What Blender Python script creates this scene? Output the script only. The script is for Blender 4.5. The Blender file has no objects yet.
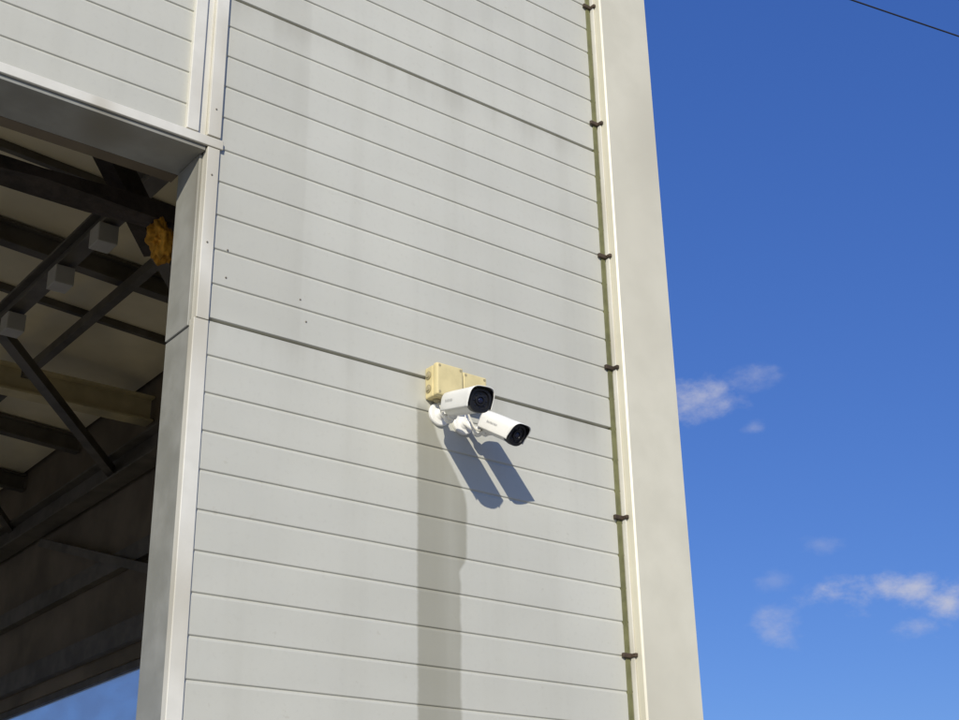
import bpy, bmesh, math, random
from mathutils import Vector, Matrix, noise
random.seed(4)
scene = bpy.context.scene
scene.view_settings.view_transform = 'Standard'
scene.view_settings.look = 'None'
scene.view_settings.exposure = 0

# ------------------------------------------------------------------ helpers
def new_mat(name):
    m = bpy.data.materials.new(name); m.use_nodes = True
    nt = m.node_tree; nt.nodes.clear()
    out = nt.nodes.new('ShaderNodeOutputMaterial')
    b = nt.nodes.new('ShaderNodeBsdfPrincipled')
    nt.links.new(b.outputs[0], out.inputs[0])
    return m, nt, b

class N:
    def __init__(s, nt): s.nt = nt
    def node(s, t, **kw):
        n = s.nt.nodes.new(t)
        for k, v in kw.items(): setattr(n, k, v)
        return n
    def put(s, sock, v):
        if isinstance(v, bpy.types.NodeSocket): s.nt.links.new(v, sock)
        else: sock.default_value = v
    def math(s, op, a, b=0.0, c=None, clamp=False):
        n = s.node('ShaderNodeMath', operation=op); n.use_clamp = clamp
        s.put(n.inputs[0], a); s.put(n.inputs[1], b)
        if c is not None: s.put(n.inputs[2], c)
        return n.outputs[0]
    def smooth(s, v, lo, hi, o0=0.0, o1=1.0):
        n = s.node('ShaderNodeMapRange', interpolation_type='SMOOTHSTEP')
        s.put(n.inputs[0], v); n.inputs[1].default_value = lo; n.inputs[2].default_value = hi
        n.inputs[3].default_value = o0; n.inputs[4].default_value = o1
        return n.outputs[0]
    def mix(s, f, a, b, blend='MIX'):
        n = s.node('ShaderNodeMix', data_type='RGBA', blend_type=blend)
        s.put(n.inputs[0], f); s.put(n.inputs[6], a); s.put(n.inputs[7], b)
        return n.outputs[2]
    def noise(s, vec, scale, detail=4, rough=0.55, sc=(1,1,1)):
        mp = s.node('ShaderNodeMapping'); s.put(mp.inputs[0], vec); mp.inputs[3].default_value = sc
        n = s.node('ShaderNodeTexNoise'); s.nt.links.new(mp.outputs[0], n.inputs['Vector'])
        n.inputs['Scale'].default_value = scale; n.inputs['Detail'].default_value = detail
        n.inputs['Roughness'].default_value = rough
        return n.outputs[0]

def simple_mat(name, col, rough=0.5, metal=0.0, var=0.12, scale=12, bump=0.0, dirt=None):
    m, nt, b = new_mat(name); g = N(nt)
    co = g.node('ShaderNodeTexCoord').outputs['Object']
    n1 = g.noise(co, scale, 3)
    n2 = g.noise(co, scale*0.2, 2, sc=(1,1,0.4))
    f = g.smooth(g.math('ADD', g.math('MULTIPLY', n1, .5), g.math('MULTIPLY', n2, .5)), .35, .65)
    c0 = (col[0]*(1-var), col[1]*(1-var), col[2]*(1-var*1.15), 1)
    c1 = (min(1,col[0]*(1+var*.6)), min(1,col[1]*(1+var*.6)), min(1,col[2]*(1+var*.6)), 1)
    c = g.mix(f, c0, c1)
    if dirt:
        c = g.mix(g.smooth(n2, .5, .72), c, (*dirt, 1))
    nt.links.new(c, b.inputs['Base Color'])
    b.inputs['Roughness'].default_value = rough; b.inputs['Metallic'].default_value = metal
    if bump:
        bp = g.node('ShaderNodeBump'); bp.inputs['Strength'].default_value = bump; bp.inputs['Distance'].default_value = .01
        nt.links.new(n1, bp.inputs['Height']); nt.links.new(bp.outputs[0], b.inputs['Normal'])
    return m

def finish(name, bm, mat, parent=None, smooth=False, bevel=0):
    me = bpy.data.meshes.new(name); bmesh.ops.recalc_face_normals(bm, faces=bm.faces[:]); bm.to_mesh(me); bm.free()
    o = bpy.data.objects.new(name, me); scene.collection.objects.link(o)
    me.materials.append(mat)
    if smooth:
        for p in me.polygons: p.use_smooth = True
    if bevel:
        md = o.modifiers.new('Bevel', 'BEVEL'); md.width = bevel; md.segments = 2; md.limit_method = 'ANGLE'
    if parent: o.parent = parent
    return o

def add_box(bm, x0,x1,y0,y1,z0,z1):
    v = [bm.verts.new(p) for p in [(x0,y0,z0),(x1,y0,z0),(x1,y1,z0),(x0,y1,z0),(x0,y0,z1),(x1,y0,z1),(x1,y1,z1),(x0,y1,z1)]]
    for f in [(0,3,2,1),(4,5,6,7),(0,1,5,4),(1,2,6,5),(2,3,7,6),(3,0,4,7)]: bm.faces.new([v[i] for i in f])

def box(name, dims, mat, parent=None, bevel=0):
    bm = bmesh.new(); add_box(bm, *dims); return finish(name, bm, mat, parent, bevel=bevel)

def add_bar(bm, p0, p1, w, h):
    p0 = Vector(p0); p1 = Vector(p1); d = (p1-p0).normalized()
    up = Vector((0,0,1)) if abs(d.z) < .95 else Vector((0,1,0))
    s = d.cross(up).normalized()*w/2; u = s.cross(d).normalized()*h/2
    a = [bm.verts.new(p0+q) for q in (-s-u, s-u, s+u, -s+u)]
    b = [bm.verts.new(p1+q) for q in (-s-u, s-u, s+u, -s+u)]
    bm.faces.new(a[::-1]); bm.faces.new(b)
    for i in range(4): bm.faces.new([a[i], a[(i+1)%4], b[(i+1)%4], b[i]])

def add_ibeam(bm, p0, p1, w, h, t=.012):
    p0 = Vector(p0); p1 = Vector(p1); z = Vector((0,0,1))
    add_bar(bm, p0+z*(h/2-t/2), p1+z*(h/2-t/2), w, t)
    add_bar(bm, p0-z*(h/2-t/2), p1-z*(h/2-t/2), w, t)
    add_bar(bm, p0, p1, t*.7, h-2*t-.002)

def frame_of(axis, up=Vector((0,0,1))):
    f = Vector(axis).normalized()
    if abs(f.dot(up)) > .98: up = Vector((0,1,0))
    s = f.cross(up).normalized(); u = s.cross(f).normalized()
    return f, s, u

def lathe(bm, o, axis, prof, seg=32, cap=True):
    f, s, u = frame_of(axis); o = Vector(o); rings = []
    for t, r in prof:
        rings.append([bm.verts.new(o+f*t+(s*math.cos(a)+u*math.sin(a))*r) for a in [2*math.pi*i/seg for i in range(seg)]])
    for A, B in zip(rings, rings[1:]):
        for i in range(seg): bm.faces.new([A[i], A[(i+1)%seg], B[(i+1)%seg], B[i]])
    if cap: bm.faces.new(rings[0][::-1]); bm.faces.new(rings[-1])

def tube(name, pts, r, mat, parent=None):
    cu = bpy.data.curves.new(name, 'CURVE'); cu.dimensions = '3D'; cu.bevel_depth = r; cu.bevel_resolution = 4
    sp = cu.splines.new('NURBS'); sp.points.add(len(pts)-1)
    for i, p in enumerate(pts): sp.points[i].co = (*p, 1)
    sp.use_endpoint_u = True; sp.order_u = 3; sp.resolution_u = 10
    cu.materials.append(mat)
    o = bpy.data.objects.new(name, cu); scene.collection.objects.link(o)
    if parent: o.parent = parent
    return o

def empty(name):
    e = bpy.data.objects.new(name, None); scene.collection.objects.link(e); e.empty_display_size = .2; return e

# ------------------------------------------------------------------ materials
def wall_mat():
    m, nt, b = new_mat('weathered_white_panel_paint'); g = N(nt)
    co = g.node('ShaderNodeTexCoord').outputs['Object']
    sep = g.node('ShaderNodeSeparateXYZ'); nt.links.new(co, sep.inputs[0])
    x, z = sep.outputs[0], sep.outputs[2]
    big = g.noise(co, 1.1, 2, sc=(1,1,.6))
    streak = g.noise(co, 9, 3, .6, sc=(1,1,.06))
    fine = g.noise(co, 70, 3, .6)
    spots = g.noise(co, 24, 3, .7)
    base = g.mix(g.smooth(big, .35, .65), (.495,.49,.425,1), (.545,.54,.47,1))
    # slight tone change from one formed band to the next
    wn = g.node('ShaderNodeTexWhiteNoise', noise_dimensions='1D')
    nt.links.new(g.math('FLOOR', g.math('MULTIPLY', g.math('SUBTRACT', z, .094), 10)), wn.inputs['W'])
    base = g.mix(g.math('MULTIPLY', wn.outputs[0], .12), base, (.38,.385,.35,1))
    base = g.mix(g.math('MULTIPLY', g.smooth(streak, .45, .75), .18), base, (.36,.35,.29,1))
    base = g.mix(g.math('MULTIPLY', g.smooth(fine, .52, .75), .22), base, (.40,.39,.33,1))
    base = g.mix(g.math('MULTIPLY', g.smooth(spots, .66, .74), .3), base, (.34,.32,.25,1))
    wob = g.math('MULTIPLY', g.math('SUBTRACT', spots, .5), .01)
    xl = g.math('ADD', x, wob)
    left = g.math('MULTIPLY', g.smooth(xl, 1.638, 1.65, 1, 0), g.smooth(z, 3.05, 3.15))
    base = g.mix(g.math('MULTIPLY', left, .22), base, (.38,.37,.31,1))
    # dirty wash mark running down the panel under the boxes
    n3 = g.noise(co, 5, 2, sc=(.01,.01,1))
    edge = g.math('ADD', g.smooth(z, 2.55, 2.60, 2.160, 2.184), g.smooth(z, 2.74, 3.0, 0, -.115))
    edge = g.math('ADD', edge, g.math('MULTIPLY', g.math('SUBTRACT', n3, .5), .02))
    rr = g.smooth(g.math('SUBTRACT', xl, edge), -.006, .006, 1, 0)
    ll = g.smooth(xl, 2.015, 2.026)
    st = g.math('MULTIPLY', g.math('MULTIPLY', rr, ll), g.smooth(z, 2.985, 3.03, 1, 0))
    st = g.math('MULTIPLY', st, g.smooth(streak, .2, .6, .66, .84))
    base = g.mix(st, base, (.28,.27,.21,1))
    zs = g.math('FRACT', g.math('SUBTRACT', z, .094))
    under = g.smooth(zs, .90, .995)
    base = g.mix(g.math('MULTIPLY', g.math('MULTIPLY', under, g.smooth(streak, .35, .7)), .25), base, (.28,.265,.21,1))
    nt.links.new(base, b.inputs['Base Color'])
    nt.links.new(g.smooth(spots, .3, .7, .42, .6), b.inputs['Roughness'])
    b.inputs['Specular IOR Level'].default_value = .35
    h = g.noise(co, 2.6, 1, sc=(1,1,2.2))
    bp = g.node('ShaderNodeBump'); bp.inputs['Strength'].default_value = .6; bp.inputs['Distance'].default_value = .014
    nt.links.new(h, bp.inputs['Height']); nt.links.new(bp.outputs[0], b.inputs['Normal'])
    return m
M_wall = wall_mat()
M_trim = simple_mat('cream_flashing', (.63,.60,.475), .4, var=.07, scale=8, bump=.05, dirt=(.52,.49,.38))
M_trimw = simple_mat('white_flashing', (.68,.66,.58), .35, var=.06, scale=20, bump=.05, dirt=(.5,.47,.38))
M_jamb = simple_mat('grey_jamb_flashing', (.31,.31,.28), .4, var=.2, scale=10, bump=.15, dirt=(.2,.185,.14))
M_olive = simple_mat('olive_sealant', (.13,.13,.055), .6, var=.3, scale=30)
M_clip = simple_mat('rusty_clip', (.06,.04,.025), .7, var=.4, scale=60)
M_screw = simple_mat('grey_screw', (.16,.14,.11), .5, var=.2, scale=60)
M_steel = simple_mat('dark_steel', (.12,.105,.08), .6, var=.35, scale=9, bump=.1)
M_beamlite = simple_mat('primed_steel', (.60,.50,.27), .6, var=.2, scale=7)
M_wood = simple_mat('old_timber', (.045,.034,.025), .85, var=.5, scale=25, bump=.6)
M_ceil = simple_mat('ceiling_panel', (.82,.72,.48), .6, var=.10, scale=4)
M_brown = simple_mat('interior_brown_wall', (.17,.135,.09), .8, var=.35, scale=3)
M_light = simple_mat('interior_light_wall', (.62,.58,.48), .8, var=.15, scale=3)
M_grey = simple_mat('grey_bracket', (.42,.40,.34), .5, var=.1)
M_foam = simple_mat('orange_foam', (.75,.36,.03), .85, var=.5, scale=30, bump=.5, dirt=(.3,.12,.02))
M_box = simple_mat('yellowed_plastic', (.66,.56,.29), .45, var=.12, scale=25)
M_boxd = simple_mat('knockout_plastic', (.36,.31,.18), .6, var=.1)
M_white = simple_mat('camera_white', (.84,.83,.78), .3, var=.03, scale=30)
M_black = simple_mat('camera_black', (.010,.010,.012), .3, var=.1)
M_lens = simple_mat('lens_glass', (.01,.012,.03), .05, var=.1)
M_print = simple_mat('grey_print', (.42,.42,.42), .5)
M_cable = simple_mat('black_cable', (.02,.02,.02), .6)
M_wcable = simple_mat('white_cable', (.6,.58,.5), .5)
M_conc = simple_mat('concrete_yard', (.30,.285,.25), .9, var=.25, scale=1.2)
M_floor = simple_mat('concrete_floor', (.45,.42,.36), .8, var=.2, scale=1.2)
M_pole = simple_mat('concrete_pole', (.33,.32,.29), .9, var=.2, scale=6)
M_roof = simple_mat('roof_metal', (.12,.11,.10), .5)
def poly_mat():
    m, nt, b = new_mat('polycarbonate_glazing'); g = N(nt); out = [n for n in nt.nodes if n.type == 'OUTPUT_MATERIAL'][0]
    t = g.node('ShaderNodeBsdfTranslucent'); t.inputs[0].default_value = (.86,.90,.90,1)
    tr = g.node('ShaderNodeBsdfTransparent'); tr.inputs[0].default_value = (.9,.95,.95,1)
    co = g.node('ShaderNodeTexCoord').outputs['Object']
    mx = g.node('ShaderNodeMixShader'); nt.links.new(g.smooth(g.noise(co, 2.5, 2, sc=(1,1,3)), .3, .7, .2, .4), mx.inputs[0])
    nt.links.new(t.outputs[0], mx.inputs[1]); nt.links.new(tr.outputs[0], mx.inputs[2]); nt.links.new(mx.outputs[0], out.inputs[0])
    return m
M_poly = poly_mat()

# ------------------------------------------------------------------ ground
bm = bmesh.new()
v = [bm.verts.new(p) for p in [(-600,-600,0),(600,-600,0),(600,600,0),(-600,600,0)]]; bm.faces.new(v)
finish('ground', bm, M_conc)

# ------------------------------------------------------------------ building
B = empty('industrial_hall')
TOP = 5.75
def panel_wall(name, x0, x1, z0, z1):
    pts = [(0, z0)]
    z = .094; zs = []
    while z < z1:
        for j in range(10):
            zz = z+j*.1
            if z0+.02 < zz < z1-.02: zs.append((zz, j == 0))
        z += 1.0
    for zz, seam in zs:
        if seam: pts += [(0,zz-.007),(.003,zz-.005),(.022,zz-.004),(.022,zz+.002),(.002,zz+.003),(0,zz+.0045)]
        else: pts += [(0,zz-.0080),(.0008,zz-.0070),(.0038,zz-.0010),(.0038,zz+.0002),(.0008,zz+.0022),(0,zz+.0038)]
    pts.append((0, z1))
    bm = bmesh.new()
    A = [bm.verts.new((x0,y,zz)) for y,zz in pts]; C = [bm.verts.new((x1,y,zz)) for y,zz in pts]
    for i in range(len(pts)-1): bm.faces.new([A[i],C[i],C[i+1],A[i+1]])
    add_box(bm, x0, x1, .03, .10, z0, z1)
    me = bpy.data.meshes.new(name); bm.to_mesh(me); bm.free(); me.materials.append(M_wall)
    o = bpy.data.objects.new(name, me); scene.collection.objects.link(o); o.parent = B
    return o
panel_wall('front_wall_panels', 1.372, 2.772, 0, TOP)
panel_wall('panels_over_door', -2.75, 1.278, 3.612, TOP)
panel_wall('left_wall_panels', -8.0, -2.75, 0, TOP)

bm = bmesh.new()
add_box(bm, 1.276, 1.311, -.012, .03, 3.615, TOP)
add_box(bm, 1.311, 1.336, -.002, .03, 3.615, TOP)
add_box(bm, 1.336, 1.374, -.014, .03, 3.615, TOP)
finish('joint_cover', bm, M_trimw, B, bevel=.002)
bm = bmesh.new()
add_box(bm, -2.75, 1.384, -.012, -.003, 3.584, 3.612)
add_box(bm, -2.75, 1.384, -.003, .03, 3.606, 3.614)
finish('lintel_drip', bm, M_trimw, B, bevel=.002)
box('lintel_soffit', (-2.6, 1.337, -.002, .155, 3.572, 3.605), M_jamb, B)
box('lintel_back', (-2.6, 1.337, .157, .20, 3.572, 3.95), M_brown, B)
bm = bmesh.new()
add_box(bm, 1.337, 1.378, -.006, .02, 0, 3.085)
finish('jamb_face', bm, M_trimw, B, bevel=.002)
bm = bmesh.new()
add_box(bm, 1.341, 1.3765, -.009, .02, 3.085, 3.583)
finish('jamb_face_upper', bm, M_trimw, B, bevel=.002)
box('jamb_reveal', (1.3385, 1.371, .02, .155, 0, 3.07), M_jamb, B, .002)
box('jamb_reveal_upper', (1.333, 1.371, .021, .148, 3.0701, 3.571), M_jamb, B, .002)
box('left_jamb', (-2.75, -2.6, -.008, .155, 0, 3.583), M_trimw, B, .002)

# corner column flashing
bm = bmesh.new()
pts = [(2.772,.03),(2.772,-.045),(2.777,-.050),(2.998,-.050),(3.003,-.045),(3.003,.10),(2.9,.10),(2.9,.03)]
lo = [bm.verts.new((x,y,0)) for x,y in pts]; hi = [bm.verts.new((x,y,TOP)) for x,y in pts]
for i in range(len(pts)): bm.faces.new([lo[i],lo[(i+1)%len(pts)],hi[(i+1)%len(pts)],hi[i]])
bm.faces.new(hi); bm.faces.new(lo[::-1])
finish('corner_flashing', bm, M_trim, B)
bm = bmesh.new()
add_box(bm, 2.7665, 2.7715, -.020, -.004, 0, TOP)
finish('corner_return_lip', bm, M_trimw, B, bevel=.001)
box('sealant_strip', (2.748, 2.766, -.004, .02, 0, TOP), M_olive, B, .002)
bm = bmesh.new()
for zc_ in (4.687, 4.199, 3.690, 3.296, 2.808, 2.396, 1.93, 1.45, .95, .4, 5.15):
    add_box(bm, 2.733, 2.7655, -.012, -.002, zc_-.007, zc_+.006)
    add_box(bm, 2.762, 2.7715, -.030, -.0121, zc_-.006, zc_+.005)
finish('fixing_clips', bm, M_clip, B, bevel=.0015)
bm = bmesh.new()
for (x,z) in [(1.42,3.22),(1.42,3.30),(1.66,3.16),(1.64,3.22),(1.357,3.5),(1.357,3.3),(1.355,3.7),(1.355,4.1)]:
    yy = -.014 if z>3.6 and x<1.4 else (-.009 if x<1.38 else 0)
    lathe(bm, (x,yy,z), (0,-1,0), [(0,.0026),(.0015,.0026),(.0025,.0013)], 10)
finish('screws', bm, M_screw, B)

# side wall (x=2.93..3.0) with window opening y 3.1..7.4, z 1.9..3.06
bm = bmesh.new()
add_box(bm, 2.93, 3.0, .101, 3.1, 0, TOP)
add_box(bm, 2.93, 3.0, 7.4, 9.0, 0, TOP)
add_box(bm, 2.93, 3.0, 3.1, 7.4, 0, 1.9)
add_box(bm, 2.93, 3.0, 3.1, 7.4, 3.06, TOP)
finish('side_wall', bm, M_brown, B)
bm = bmesh.new()
for y in (3.12, 5.9, 7.38): add_box(bm, 2.94, 2.985, y-.03, y+.03, 1.9, 3.06)
add_box(bm, 2.942, 2.983, 3.1, 7.4, 3.02, 3.058)
finish('side_window_frame', bm, M_steel, B)
bm = bmesh.new()
bm.faces.new([bm.verts.new(p) for p in [(2.965,3.1,1.9),(2.965,7.4,1.9),(2.965,7.4,3.06),(2.965,3.1,3.06)]])
finish('side_window_glazing', bm, M_poly, B)
bm = bmesh.new()
add_box(bm, -8, -6, 8.9, 9.0, 0, TOP); add_box(bm, 0.5, 2.93, 8.9, 9.0, 0, TOP)
add_box(bm, -6, .5, 8.9, 9.0, 4.2, TOP)  # out-of-view gate opening under this header, added to let more daylight inside
finish('back_wall', bm, M_light, B)
bm = bmesh.new()
add_box(bm, -8.1, -8.0, 0, 9, 0, .6); add_box(bm, -8.1, -8.0, 0, 9, 4.6, TOP)  # unseen side of the hall, bays left open to brighten the interior
for y in (0, 3, 6, 8.6): add_box(bm, -8.1, -8.0, y, y+.4, .6, 4.6)
finish('west_wall', bm, M_light, B)
box('hall_floor', (-8, 2.93, .16, 8.9, -.05, .02), M_floor, B)
def zc(x): return 4.62 + .07*(2.95-x)
bm = bmesh.new()
w = .9; x = 2.925
while x > -7.99:
    x2 = max(x-w, -8)
    a, b2 = x-.022, x2+.022
    vs = [bm.verts.new(p) for p in [(a,.16,zc(a)),(b2,.16,zc(b2)),(b2,8.9,zc(b2)),(a,8.9,zc(a)),
                                    (a,.16,zc(a)+.06),(b2,.16,zc(b2)+.06),(b2,8.9,zc(b2)+.06),(a,8.9,zc(a)+.06)]]
    for f in [(0,3,2,1),(4,5,6,7),(0,1,5,4),(1,2,6,5),(2,3,7,6),(3,0,4,7)]: bm.faces.new([vs[i] for i in f])
    x = x2
finish('ceiling_panels', bm, M_ceil, B)
bm = bmesh.new()
vs = [bm.verts.new(p) for p in [(2.93,.1,zc(2.93)+.09),(-8,.1,zc(-8)+.09),(-8,8.95,zc(-8)+.09),(2.93,8.95,zc(2.93)+.09)]]
r = bmesh.ops.extrude_face_region(bm, geom=[bm.faces.new(vs)])
for e in r['geom']:
    if isinstance(e, bmesh.types.BMVert): e.co.z += .04
finish('roof_deck', bm, M_roof, B)
# steelwork
bm = bmesh.new()
for y in (2.7, 4.9, 5.8, 6.9, 8.0):
    add_ibeam(bm, (2.92,y,zc(2.92)-.065), (-7.9,y,zc(-7.9)-.065), .06, .11)
for y in (2.1, 3.3): add_bar(bm, (2.92,y,zc(2.92)-.02), (-7.9,y,zc(-7.9)-.02), .03, .035)
add_ibeam(bm, (1.72,.35,4.23), (1.66,8.8,4.30), .07, .09)
add_bar(bm, (1.74,1.45,4.23), (2.9,2.75,4.14), .06, .06)
add_bar(bm, (1.70,2.75,4.2), (2.9,4.2,4.14), .05, .05)
add_bar(bm, (1.69,3.9,4.25), (2.9,5.8,4.20), .04, .04)
add_bar(bm, (2.2,.3,4.45), (2.2,8.8,4.55), .04, .05)
for k in range(5):
    x0 = 2.8-k*1.0; y = 6.4
    add_bar(bm, (x0,y,4.05), (x0-.5,y,zc(x0-.5)-.1), .03, .03)
    add_bar(bm, (x0-.5,y,zc(x0-.5)-.1), (x0-1.0,y,4.05), .03, .03)
finish('roof_steelwork', bm, M_steel, B)
bm = bmesh.new()
add_ibeam(bm, (2.92,3.86,4.44), (-7.9,3.86,4.50), .10, .15)
finish('primed_beam', bm, M_beamlite, B)
bm = bmesh.new()
add_ibeam(bm, (2.84,.3,4.14), (2.84,8.8,4.14), .12, .15)
add_bar(bm, (2.90,.3,3.62), (2.90,8.8,3.62), .05, .10)
add_bar(bm, (2.90,.3,3.2), (2.90,8.8,3.2), .05, .12)
for y in (2.9, 8.6): add_bar(bm, (2.86,y,0), (2.86,y,4.06), .10, .10)
add_bar(bm, (2.87,2.9,3.25), (2.87,5.2,4.0), .04, .05)
finish('side_wall_girts', bm, M_steel, B)
# timber over the doorway
bm = bmesh.new()
n = 24; prev = None
for i in range(n+1):
    x = 1.62 - i*.17
    j = [noise.noise(Vector((x*3, k*7.1, 0)))*.022 for k in range(4)]
    ring = [bm.verts.new(p) for p in [(x,.58,3.685+j[0]),(x,.68,3.685+j[1]),(x,.68,3.735+j[2]),(x,.58,3.735+j[3])]]
    if prev:
        for k in range(4): bm.faces.new([prev[k],prev[(k+1)%4],ring[(k+1)%4],ring[k]])
    else: bm.faces.new(ring)
    prev = ring
bm.faces.new(prev[::-1])
add_bar(bm, (1.2,.5,3.9), (1.6,.9,3.78), .05, .12)
finish('old_timber_beam', bm, M_wood, B)
bm = bmesh.new()
for y in (1.60,2.02,2.55): add_box(bm, 1.655, 1.735, y-.045, y+.045, 4.10, 4.18)
finish('hung_brackets', bm, M_grey, B, bevel=.004)
bm = bmesh.new(); bmesh.ops.create_icosphere(bm, subdivisions=5, radius=.048)
for v in bm.verts:
    v.co *= 1+.8*noise.noise(v.co*18)+.35*noise.noise(v.co*55)+.15*noise.noise(v.co*140)
    v.co.z *= 1.35; v.co.x *= .9; v.co += Vector((1.498,.60,3.625))
finish('insulation_foam', bm, M_foam, B, smooth=True)

# ------------------------------------------------------------------ junction boxes
def junction_box(name, x0, x1, z0, z1, d):
    E = empty(name); E.location = ((x0+x1)/2, 0, (z0+z1)/2)
    bpy.context.view_layer.update()
    inv = E.matrix_world.inverted()
    L = []
    L.append(box('base', (x0,x1,-d*.62,.0-.001,z0,z1), M_box, None, .004))
    L.append(box('lid', (x0-.0015,x1+.0015,-d,-d*.66,z0-.0015,z1+.0015), M_box, None, .005))
    bm = bmesh.new(); zm = (z0+z1)/2
    for k in (-.02, .02):
        lathe(bm, (x0, -d*.33, zm+k), (-1,0,0), [(-.002,.0115),(.003,.0115),(.003,.008),(.006,.007)], 20)
    for k in (-.018,.018):
        lathe(bm, ((x0+x1)/2+k, -d*.33, z0), (0,0,-1), [(-.002,.010),(.004,.010),(.007,.006)], 20)
    L.append(finish('knockout_glands', bm, M_boxd))
    bm = bmesh.new()
    for sx in (x0+.008, x1-.008):
        for sz in (z0+.008, z1-.008):
            lathe(bm, (sx, -d, sz), (0,-1,0), [(-.001,.004),(.0008,.004),(.0008,.002)], 12)
    L.append(finish('lid_screws', bm, M_boxd))
    for o in L: o.parent = E; o.matrix_parent_inverse = inv
junction_box('junction_box', 2.046, 2.134, 3.026, 3.120, .060)
junction_box('junction_box', 2.148, 2.230, 3.036, 3.120, .044)

# ------------------------------------------------------------------ cameras
def loft(bm, o, axis, secs, n=3.2, seg=44, cap=True):
    f, s, u = frame_of(axis); o = Vector(o); rings = []
    for t, hw, hh, off in secs:
        ring = []
        for i in range(seg):
            a = 2*math.pi*i/seg
            c, si = math.cos(a), math.sin(a)
            px = math.copysign(abs(c)**(2/n), c)*hw; pz = math.copysign(abs(si)**(2/n), si)*hh+off
            ring.append(bm.verts.new(o+f*t+s*px+u*pz))
        rings.append(ring)
    m = seg
    for A, C in zip(rings, rings[1:]):
        for i in range(m): bm.faces.new([A[i],A[(i+1)%m],C[(i+1)%m],C[i]])
    if cap: bm.faces.new(rings[0][::-1]); bm.faces.new(rings[-1])

def bullet_camera(name, base, joint, rear, aim, L=.165, k=.85):
    E = empty(name); E.location = base; bpy.context.view_layer.update(); inv = E.matrix_world.inverted()
    parts = []
    base = Vector(base); joint = Vector(joint); rear = Vector(rear)
    f, s, u = frame_of(aim)
    bm = bmesh.new()
    lathe(bm, base, (0,-1,0), [(0.0005,.034),(.008,.034),(.011,.031),(.012,.019),(.018,.013),(.022,.0115)], 40)
    parts.append(finish('wall_plate', bm, M_white, bevel=.001))
    bm = bmesh.new()
    j0 = base+Vector((0,-.018,0)); d = joint-j0
    lathe(bm, j0, d, [(0,.0095),(d.length,.0085)], 24)
    bmesh.ops.create_uvsphere(bm, u_segments=24, v_segments=14, radius=.015, matrix=Matrix.Translation(joint))
    foot = rear+f*.035-u*.020; d2 = foot-joint
    lathe(bm, joint, d2, [(0,.009),(d2.length,.010)], 24)
    lathe(bm, joint+d2*.45, d2, [(0,.012),(.006,.014),(.012,.012)], 24)
    parts.append(finish('bracket_arm', bm, M_white, smooth=True))
    K = lambda sec: [(t, a*k, b*k, c) for t, a, b, c in sec]
    bm = bmesh.new()
    loft(bm, rear, f, K([(0,.018,.018,0),(.003,.026,.026,0),(.010,.0305,.031,0),(.02,.032,.0325,0),(L-.004,.033,.0335,0),(L,.031,.0315,0)]), n=2.6)
    parts.append(finish('housing', bm, M_white, smooth=True))
    bm = bmesh.new()
    fo = rear+f*L
    loft(bm, fo, f, K([(-.012,.0335,.034,0),(.0,.0362,.0368,0),(.010,.0362,.0368,0),(.013,.0345,.035,0),(.013,.028,.0285,0),(.008,.0255,.026,0)]), n=2.5)
    parts.append(finish('front_bezel', bm, M_black))
    bm = bmesh.new()
    lathe(bm, fo, f, [(.0082,.0145),(.0125,.014),(.0128,.010),(.010,.0085)], 32)
    parts.append(finish('lens_ring', bm, M_black))
    bm = bmesh.new()
    lathe(bm, fo, f, [(.0105,.0082),(.0120,.007),(.0132,.004),(.0134,.001)], 28)
    for q in range(8):
        a = 2*math.pi*q/8
        lathe(bm, fo+(s*math.cos(a)+u*math.sin(a))*.0178, f, [(.0082,.0024),(.0098,.002),(.0104,.001)], 10)
    parts.append(finish('lens', bm, M_lens, smooth=True))
    seg = 30
    def shell(rws, g, inner=False):
        bm = bmesh.new(); rows = []
        for t, g0 in rws:
            ring = []
            for i in range(seg+1):
                a = math.radians(-22)+math.radians(224)*i/seg
                c, si = math.cos(a), math.sin(a); n = 3.4
                hw, hh = (.0365+g0+g)*k, (.0375+g0+g)*k
                px = math.copysign(abs(c)**(2/n), c)*hw; pz = math.copysign(abs(si)**(2/n), si)*hh
                tt = t
                if t == 1: tt = L+.010+.016*max(0, min(1, (pz+.012)/.045)) - (.0004 if inner else 0)
                ring.append(bm.verts.new(rear+f*tt+s*px+u*pz))
            rows.append(ring)
        for A, C in zip(rows, rows[1:]):
            for i in range(seg): bm.faces.new([A[i],A[i+1],C[i+1],C[i]])
        return bm
    o = finish('sun_shield', shell(((.006,0),(.012,.002),(.06,.003),(.11,.003),(L+.002,.0035),(1,.0035)), 0), M_white, smooth=True)
    sd = o.modifiers.new('Solid', 'SOLIDIFY'); sd.thickness = .0014; sd.offset = 1
    parts.append(o)
    parts.append(finish('shield_lining', shell(((L-.02,.0030),(1,.0030)), -.0022, True), M_black, smooth=True))
    bm = bmesh.new()
    for side in (-1, 1):
        for q in range(8):
            c = rear+f*(.045+q*.0058)+s*side*(.0410*k+.0022)+u*.006
            hgt = .0022 if q % 3 else .0028
            vs = [bm.verts.new(c+f*a+u*b2) for a, b2 in ((-.0016,-hgt),(.0016,-hgt),(.0016,hgt),(-.0016,hgt))]
            bm.faces.new(vs)
    parts.append(finish('printed_label', bm, M_print))
    for o in parts: o.parent = E; o.matrix_parent_inverse = inv

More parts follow.
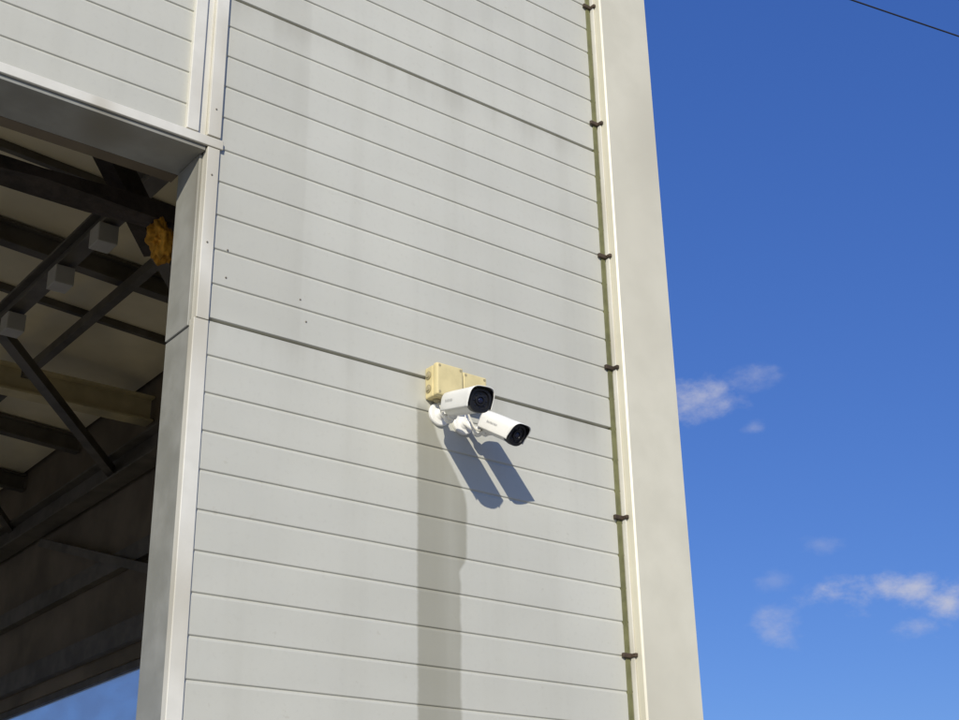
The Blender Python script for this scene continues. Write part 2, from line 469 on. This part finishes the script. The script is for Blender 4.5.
bullet_camera('security_camera', (2.091,0,2.991), (2.086,-.058,2.962), (2.070,-.088,2.984), (-.19,-1,-.28), .172, .88)
bullet_camera('security_camera', (2.172,0,2.982), (2.194,-.044,2.950), (2.211,-.060,2.978), (.13,-1,-.62), .128, .83)
tube('camera_cable', [(2.080,-.017,3.022),(2.080,-.03,3.0),(2.055,-.075,2.955),(2.068,-.088,2.965),(2.071,-.090,2.984)], .003, M_wcable)
tube('camera_cable', [(2.170,-.017,3.03),(2.165,-.04,3.0),(2.170,-.065,2.94),(2.198,-.065,2.95),(2.211,-.062,2.975)], .003, M_wcable)

# ------------------------------------------------------------------ overhead line on two poles
def pole(loc, h):
    E = empty('utility_pole'); E.location = loc; bpy.context.view_layer.update(); inv = E.matrix_world.inverted()
    bm = bmesh.new(); lathe(bm, loc, (0,0,1), [(0,.17),(h*.6,.13),(h,.095)], 20); a = finish('shaft', bm, M_pole)
    bm = bmesh.new(); add_bar(bm, (loc[0],loc[1]-.7,h-.35), (loc[0],loc[1]+.7,h-.35), .08, .1)
    for k in (-.6, .6): lathe(bm, (loc[0],loc[1]+k,h-.3), (0,0,1), [(0,.03),(.05,.045),(.1,.03),(.15,.04)], 12)
    b2 = finish('crossarm', bm, M_steel)
    for o in (a, b2): o.parent = E; o.matrix_parent_inverse = inv
pole((-13, 10.0, 0), 12.9); pole((34, .32, 0), 12.6)
pts = []
P0 = Vector((-13,10.0,12.8)); P1 = Vector((34,.32,12.5))
for i in range(33):
    t = i/32; p = P0.lerp(P1, t); p.z -= 2.2*t*(1-t); pts.append(p)
tube('overhead_cable', pts, .010, M_cable)

# ------------------------------------------------------------------ sun + sky
to_sun = Vector((-.87,-1.0,.60)).normalized()
sun = bpy.data.lights.new('sun', 'SUN'); sun.energy = 4.1; sun.angle = math.radians(.53); sun.color = (1,.94,.81)
so = bpy.data.objects.new('sun', sun); scene.collection.objects.link(so)
so.rotation_euler = to_sun.to_track_quat('Z','Y').to_euler()
w = bpy.data.worlds.new('World'); scene.world = w; w.use_nodes = True
nt = w.node_tree; nt.nodes.clear(); g = N(nt)
out = g.node('ShaderNodeOutputWorld'); bg = g.node('ShaderNodeBackground'); nt.links.new(bg.outputs[0], out.inputs[0])
bg.inputs[1].default_value = .10
sky = g.node('ShaderNodeTexSky'); sky.sky_type = 'NISHITA'; sky.sun_disc = False
sky.sun_elevation = math.asin(to_sun.z); sky.sun_rotation = math.atan2(to_sun.x, to_sun.y)
sky.air_density = 1.0; sky.dust_density = .6; sky.ozone_density = 2.6
tint = g.mix(1.0, sky.outputs[0], (.66,.84,1.15,1), 'MULTIPLY')
tint = g.mix(.42, tint, (.30,1.25,5.9,1))
co = g.node('ShaderNodeTexCoord').outputs['Generated']
sep = g.node('ShaderNodeSeparateXYZ'); nt.links.new(co, sep.inputs[0])
az = g.math('ARCTAN2', sep.outputs[0], sep.outputs[1])
el = g.math('ARCSINE', sep.outputs[2])
nz = g.noise(co, 26, 5, .62, sc=(1,1,1.6))
warp = g.math('MULTIPLY', g.math('SUBTRACT', nz, .5), 3.4)
tot = None
def cl(X,Y,Z,wdeg,hdeg,dens):
    global tot
    V = Vector((X,Y,Z)).normalized(); a = math.atan2(V.x,V.y); e = math.asin(V.z)
    da = g.math('DIVIDE', g.math('SUBTRACT', az, a), math.radians(wdeg)/math.cos(e))
    de = g.math('DIVIDE', g.math('SUBTRACT', el, e), math.radians(hdeg))
    d = g.math('SQRT', g.math('ADD', g.math('MULTIPLY', da, da), g.math('MULTIPLY', de, de)))
    v = g.smooth(g.math('ADD', g.math('SUBTRACT', 1.0, d), warp), -.1, 1.5, 0, dens)
    v = g.math('MULTIPLY', v, g.smooth(d, .9, 1.9, 1, 0))
    tot = v if tot is None else g.math('MAXIMUM', tot, v)
for c in [(954,868,512,1.8,1.0,.75),(990,832,529,1.3,.6,.4),(1072,898,298,1.1,.8,.5),(1152,817,330,2.7,.8,.9),
          (1201,786,317,1.3,.9,.9),(1086,844,375,1.1,.4,.25),(1184,810,298,1.1,.5,.55),(1010,850,485,.6,.3,.35),(1060,885,345,.8,.45,.2)]: cl(*c)
fac = g.math('MULTIPLY', tot, 1.0, clamp=True)
colr = g.mix(fac, tint, (5.4,5.5,6.5,1))
nt.links.new(colr, bg.inputs[0])

# ------------------------------------------------------------------ camera
cam = bpy.data.cameras.new('camera'); co_ = bpy.data.objects.new('camera', cam); scene.collection.objects.link(co_)
X = Vector((.7932,-.6086,-.019)).normalized(); Zb = -Vector((.5636,.7219,.4014)).normalized()
Yc = Zb.cross(X).normalized(); X = Yc.cross(Zb)
Mx = Matrix((X,Yc,Zb)).transposed().to_4x4(); Mx.translation = (0,-2.87,1.6)
co_.matrix_world = Mx
cam.sensor_width = 36; cam.lens = 51.5; cam.clip_start = .05; cam.clip_end = 2000
scene.camera = co_
